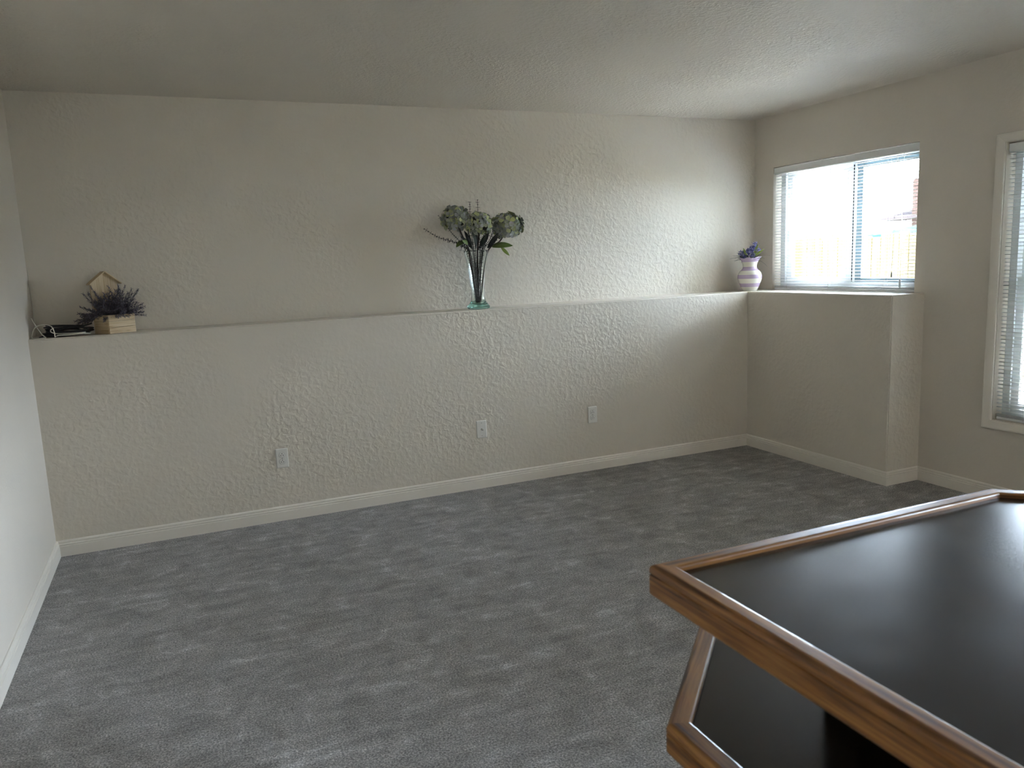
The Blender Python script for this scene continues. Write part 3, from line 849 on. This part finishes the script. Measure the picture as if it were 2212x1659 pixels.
# ------------------------------------------------------------------ pine planter shaped like a little house, lavender
def planter():
    th = math.radians(38); a_, b_ = .128, .156
    t = tag(empty('pine_planter', (.376, .022, HL + .0004), th), 'pale pine planter box with a house-shaped back board on the ledge', 'planter')
    # local x along the right-hand face, local y into the wall
    w_ = .009; hb = .100
    def plank(a, b): return bev(mesh_obj('plank', *box_geo(a, b), M['pine'], t), .0012, 1)
    rows = [(0.0, .0325), (.0335, .0655), (.0665, hb)]
    def orient(o, rz):  # give the board its own axes so that the grain follows its length
        R = Matrix.Rotation(-rz, 4, 'Z'); o.data.transform(R); o.rotation_euler = (0, 0, rz); return o
    for z0, z1 in rows:
        plank((0, 0, z0), (b_, w_, z1))
        orient(plank((0, w_ + .0005, z0), (w_, a_ - w_, z1)), math.pi / 2)
        orient(plank((b_ - w_, w_ + .0005, z0), (b_, a_ - w_, z1)), math.pi / 2)
    box('bottom_board', (w_, w_, .001), (b_ - w_, a_ - w_, .008), M['pine'], t)
    # soil-coloured floral foam
    box('floral_foam', (w_ + .001, w_ + .001, .0085), (b_ - w_ - .001, a_ - w_ - .001, .075), plain('floral_foam', (.035, .03, .025), .9), t)
    # back board with gable, made of three uprights
    ze, zp = .272, .328
    xs = [0, b_ / 3, 2 * b_ / 3, b_]
    def top(x): return ze + (zp - ze) * (1 - abs(x - b_ / 2) / (b_ / 2))
    for i in range(3):
        x0, x1 = xs[i] + (.0004 if i else 0), xs[i + 1]
        out = [(x0, 0), (x1, 0), (x1, top(x1))] + ([(b_ / 2, zp)] if i == 1 else []) + [(x0, top(x0))]
        n = len(out)
        V = [(x, a_ - w_ + .0005, z) for x, z in out] + [(x, a_, z) for x, z in out]
        o = mesh_obj('back_board', V, [tuple(range(n)), tuple(range(n, 2 * n))] + [(k, (k + 1) % n, n + (k + 1) % n, n + k) for k in range(n)], M['pine'], t)
        R = Matrix.Rotation(math.pi / 2, 4, 'Y'); o.data.transform(R); o.rotation_euler = (0, -math.pi / 2, 0)
    for s in (-1, 1):
        xm = b_ / 2; slope = math.atan2(zp - ze, b_ / 2); Lr = (b_ / 2 + .014) / math.cos(slope)
        o = mesh_obj('roof_board', *box_geo((0, 0, 0), (Lr, .034, .0055)), M['pine'], t)
        if s > 0: o.location = (xm, a_ - .030, zp + .0005); o.rotation_euler = (0, slope, 0)
        else:
            o.data.transform(Matrix.Diagonal((-1, 1, 1, 1))); o.data.flip_normals(); o.location = (xm, a_ - .030, zp + .0005); o.rotation_euler = (0, -slope, 0)
    # lavender
    rg = random.Random(5)
    cx, cy = b_ / 2, (a_ - w_) / 2
    cw = Vector((.376 + math.cos(th) * cx - math.sin(th) * cy, .022 + math.sin(th) * cx + math.cos(th) * cy, 0))
    lv = tag(empty('lavender_bunch', (cw.x, cw.y, HL + .076)), 'bunch of artificial grey-purple lavender filling the pine planter', 'flowers')
    zr = HL + .076
    for k in range(120):
        bx, by = rg.uniform(-.05, .05), rg.uniform(-.035, .030)
        ang = rg.uniform(0, 6.28); el = rg.uniform(.10, 1.25)
        L = rg.uniform(.10, .215)
        d = Vector((math.cos(ang) * (1.15 - el * .5), math.sin(ang) * .75 - .20, el * 1.05)).normalized()
        L *= 1 - .28 * abs(d.x)
        if k < 14:   # sprays leaning out over the left
            d = Vector((-1.0, rg.uniform(-.5, .1), rg.uniform(-.05, .55))).normalized(); bx = rg.uniform(-.075, -.04); L = rg.uniform(.08, .125)
        droop = rg.uniform(.0, .045) * (1.1 - d.z)
        b = Vector((bx, by, 0)); P = [b]
        for j in range(1, 6):
            s = j / 5; q = b + Vector((d.x * L * s, d.y * L * s, .012 + d.z * L * s - droop * s * s * (1 if k >= 14 else 1.8)))
            q.y = max(min(q.y, DL - cw.y - .012), -cw.y - .05); q.x = max(q.x, -cw.x + .16 if False else -.2)
            P.append(q)
        sp = mesh_obj('stem', *tube_geo(P, .0011, 4), M['dark_green'], lv)
        g = []
        for j in range(18):
            s = .22 + .78 * j / 17; f = s * 5; i0 = min(int(f), 4); c = P[i0].lerp(P[i0 + 1], f - i0)
            dd = (P[i0 + 1] - P[i0]).normalized(); aa = dd.orthogonal().normalized(); bb = dd.cross(aa)
            for m_ in range(2):
                an = j * 2.4 + m_ * math.pi; u = aa * math.cos(an) + bb * math.sin(an)
                sz = rg.uniform(.013, .021) * (1.1 - .4 * s)
                g.append(leaf_geo(c, c + (u + dd * .9).normalized() * sz, sz * .42, dd, .0, 2))
        mesh_obj('bloom', *merge(g), M['lavender'], sp)
planter()

# ------------------------------------------------------------------ coiled cables in the left corner
def cable(name, pts, rad, mat, label, sub=8):
    P = smooth_path(pts, sub)
    o = mesh_obj(name, *tube_geo(P, rad, 8), mat, None, True)
    return tag(o, label, 'cable')
Z = HL
def coil(cx, cy, rx, ry, z, turns, rg, ph0=0, lift=.0035, jit=.008):
    pts = []
    n = int(turns * 14)
    for i in range(n + 1):
        a = ph0 + 2 * math.pi * i / 14
        k = 1 + .12 * math.sin(i * .37 + ph0)
        pts.append((cx + rx * k * math.cos(a) + rg.uniform(-jit, jit) * .3, cy + ry * k * math.sin(a) + rg.uniform(-jit, jit) * .3,
                    z + lift * i / 14 + .0035 * (1 + math.sin(a * 1.0 + i * .11))))
    return pts
rg = random.Random(21)
cable('black_cable', [(.045, .050, Z + .004)] + coil(.175, .098, .105, .070, Z + .0045, 5.3, rg, 2.6, .0055, .02) + [(.16, .05, Z + .046), (.24, .040, Z + .050), (.292, .060, Z + .062)], .0038, M['black_rubber'], 'coil of black cable lying on the ledge beside the pine planter', 5)
cable('black_power_cord', [(.050, .10, Z + .006)] + coil(.165, .108, .090, .055, Z + .034, 3.2, rg, 2.2, .006, .02) + [(.19, .06, Z + .050), (.27, .048, Z + .040)], .0034, M['black_rubber'], 'thinner black power cord looped on top of the cable coil', 5)
cable('white_cable', [(.012, .105, Z + .105), (.030, .075, Z + .070), (.060, .035, Z + .022), (.078, .018, Z + .004), (.060, .012, Z + .0035), (.020, .030, Z + .004), (.012, .060, Z + .020), (.035, .040, Z + .060), (.075, .030, Z + .071), (.108, .022, Z + .060), (.120, .012, Z + .030), (.122, .004, Z + .006), (.135, .010, Z + .012), (.19, .010, Z + .012), (.25, .016, Z + .014), (.282, .045, Z + .012), (.27, .09, Z + .02), (.20, .12, Z + .045), (.12, .07, Z + .050), (.10, .040, Z + .035), (.125, .024, Z + .022), (.19, .016, Z + .0185), (.262, .026, Z + .0195)], .0025, M['white_cable'], 'white cable looping around the black cable coil in the corner', 7)
cable('corner_cord', [(.006, DL - .006, Z + .004), (.006, DL - .007, Z + .12), (.005, DL - .006, Z + .25), (.005, DL - .006, Z + .36)], .0022, M['white_cable'], 'thin white cord running up the left wall corner')

# ------------------------------------------------------------------ outside
def ground_mat():
    m, n, l, p = new_mat('patio_concrete')
    v = mapping(n, l); a = noise(n, l, v, 1.3, 5, .65)
    r = ramp(n, l, a.outputs['Fac'], [(.35, (.40, .38, .34)), (.65, (.48, .46, .42))])
    l.new(r.outputs['Color'], p.inputs['Base Color']); p.inputs['Roughness'].default_value = .95
    return m
gr = struct(mesh_obj('ground', [(XW + WT, -40, -.14), (60, -40, -.14), (60, 45, -.14), (XW + WT, 45, -.14), (XW + WT, -40, -.3), (60, -40, -.3), (60, 45, -.3), (XW + WT, 45, -.3)],
                  [(0, 1, 2, 3), (4, 7, 6, 5), (0, 4, 5, 1), (1, 5, 6, 2), (2, 6, 7, 3), (3, 7, 4, 0)], ground_mat()))

def fence():
    FX = 9.4
    t = tag(empty('board_fence', (FX, 0, -.14)), 'sunlit wooden board fence outside the window', 'fence')
    rg = random.Random(2)
    base = None
    y = -9.0
    while y < 12.0:
        if base is None:
            V, F = box_geo((0, -.069, .03), (.018, .069, 1.0))
            base = mesh_obj('board', V, F, M['fence_wood'], t); base.data.transform(Matrix.Rotation(math.pi / 2, 4, 'Y')); o = base
        else: o = dup(base, t)
        o.location = (rg.uniform(-.004, .004), y, 0); o.rotation_euler = (rg.uniform(-.008, .008), -math.pi / 2, 0)
        o.scale = (rg.uniform(1.70, 1.80), 1, 1)
        y += .146
    for z in (.4, 1.4):
        box('rail', (.022, -9.1, z), (.060, 12.1, z + .09), M['fence_wood'], t)
fence()

def shrub():  # unseen greenery, added and sized to cut daylight through the tall window
    rg = random.Random(9)
    t = tag(empty('unseen_shrub', (6.7, -2.95, -.14)), 'tall dense green shrub added out of view to dim the tall window', 'shrub')
    for k in range(5):
        a = k * 1.26; P = smooth_path([(.25 * math.cos(a), .3 * math.sin(a), 0), (.35 * math.cos(a), .6 * math.sin(a), .8), (.4 * math.cos(a), .9 * math.sin(a), 1.9)], 3)
        mesh_obj('trunk', *tube_geo(P, [.035 - .003 * i for i in range(len(P))], 6), M['brown_stem'], t)
    g = []
    for i in range(8000):
        d = rnd_dir(rg); r = rg.uniform(.55, 1.0)
        c = Vector((d.x * .75 * r, d.y * 1.65 * r, 1.95 + d.z * 1.85 * r)); u = rnd_dir(rg); L = rg.uniform(.10, .17)
        g.append(leaf_geo(c, c + u * L, L * .5, d, .1, 2))
    f = mesh_obj('foliage', *merge(g), island_mat('shrub_leaf', [(0, (.022, .045, .012)), (1, (.06, .10, .03))], .5), t); f['kind'] = 'stuff'
shrub()

def neighbour():
    t = tag(empty('neighbour_house', (17, 3, -.14)), 'neighbouring house with red-brown roof beyond the fence', 'house')
    wm = plain('stucco', (.80, .76, .70), .9); rm = plain('roof_tile', (.012, .010, .010), .9, 0, 0); bm_ = plain('brick', (.022, .0145, .012), .9, 0, 0)
    box('wall', (0, -6, 0), (8, 6, 2.21), wm, t)
    V = [(-.6, -6.5, 2.2), (-.6, 6.5, 2.2), (8.6, 6.5, 2.2), (8.6, -6.5, 2.2), (4, -3.4, 3.7), (4, 3.4, 3.7)]
    mesh_obj('roof', V, [(0, 1, 5, 4), (2, 3, 4, 5), (0, 4, 3), (1, 2, 5), (0, 3, 2, 1)], rm, t)
    box('chimney', (-.35, 4.75, 0), (-.001, 5.6, 3.1), bm_, t, .02)
    for y in (-4.2, .2, 3.4):
        w_ = box('window', (-.04, y - .6, .9), (-.001, y + .6, 1.9), M['vinyl'], t)
        box('pane', (-.05, y - .52, .98), (-.041, y + .52, 1.82), plain('dark_glass', (.05, .07, .08), .1), w_)
    a = tag(empty('teal_shed', (13.2, 4.05, -.14)), 'teal painted garden shed beyond the fence', 'shed')
    teal = plain('teal_paint', (.010, .021, .020), .7, 0, 0)
    box('shed_wall', (0, 0, 0), (2.0, 2.4, 1.75), plain('shed_white', (.7, .7, .66), .8), a)
    mesh_obj('shed_roof', [(-.15, -.15, 1.7), (2.15, -.15, 1.7), (2.15, 2.55, 1.7), (-.15, 2.55, 1.7), (-.15, -.15, 1.82), (2.15, -.15, 2.1), (2.15, 2.55, 2.1), (-.15, 2.55, 1.82)],
             [(0, 3, 2, 1), (4, 5, 6, 7), (0, 1, 5, 4), (1, 2, 6, 5), (2, 3, 7, 6), (3, 0, 4, 7)], teal, a)
neighbour()
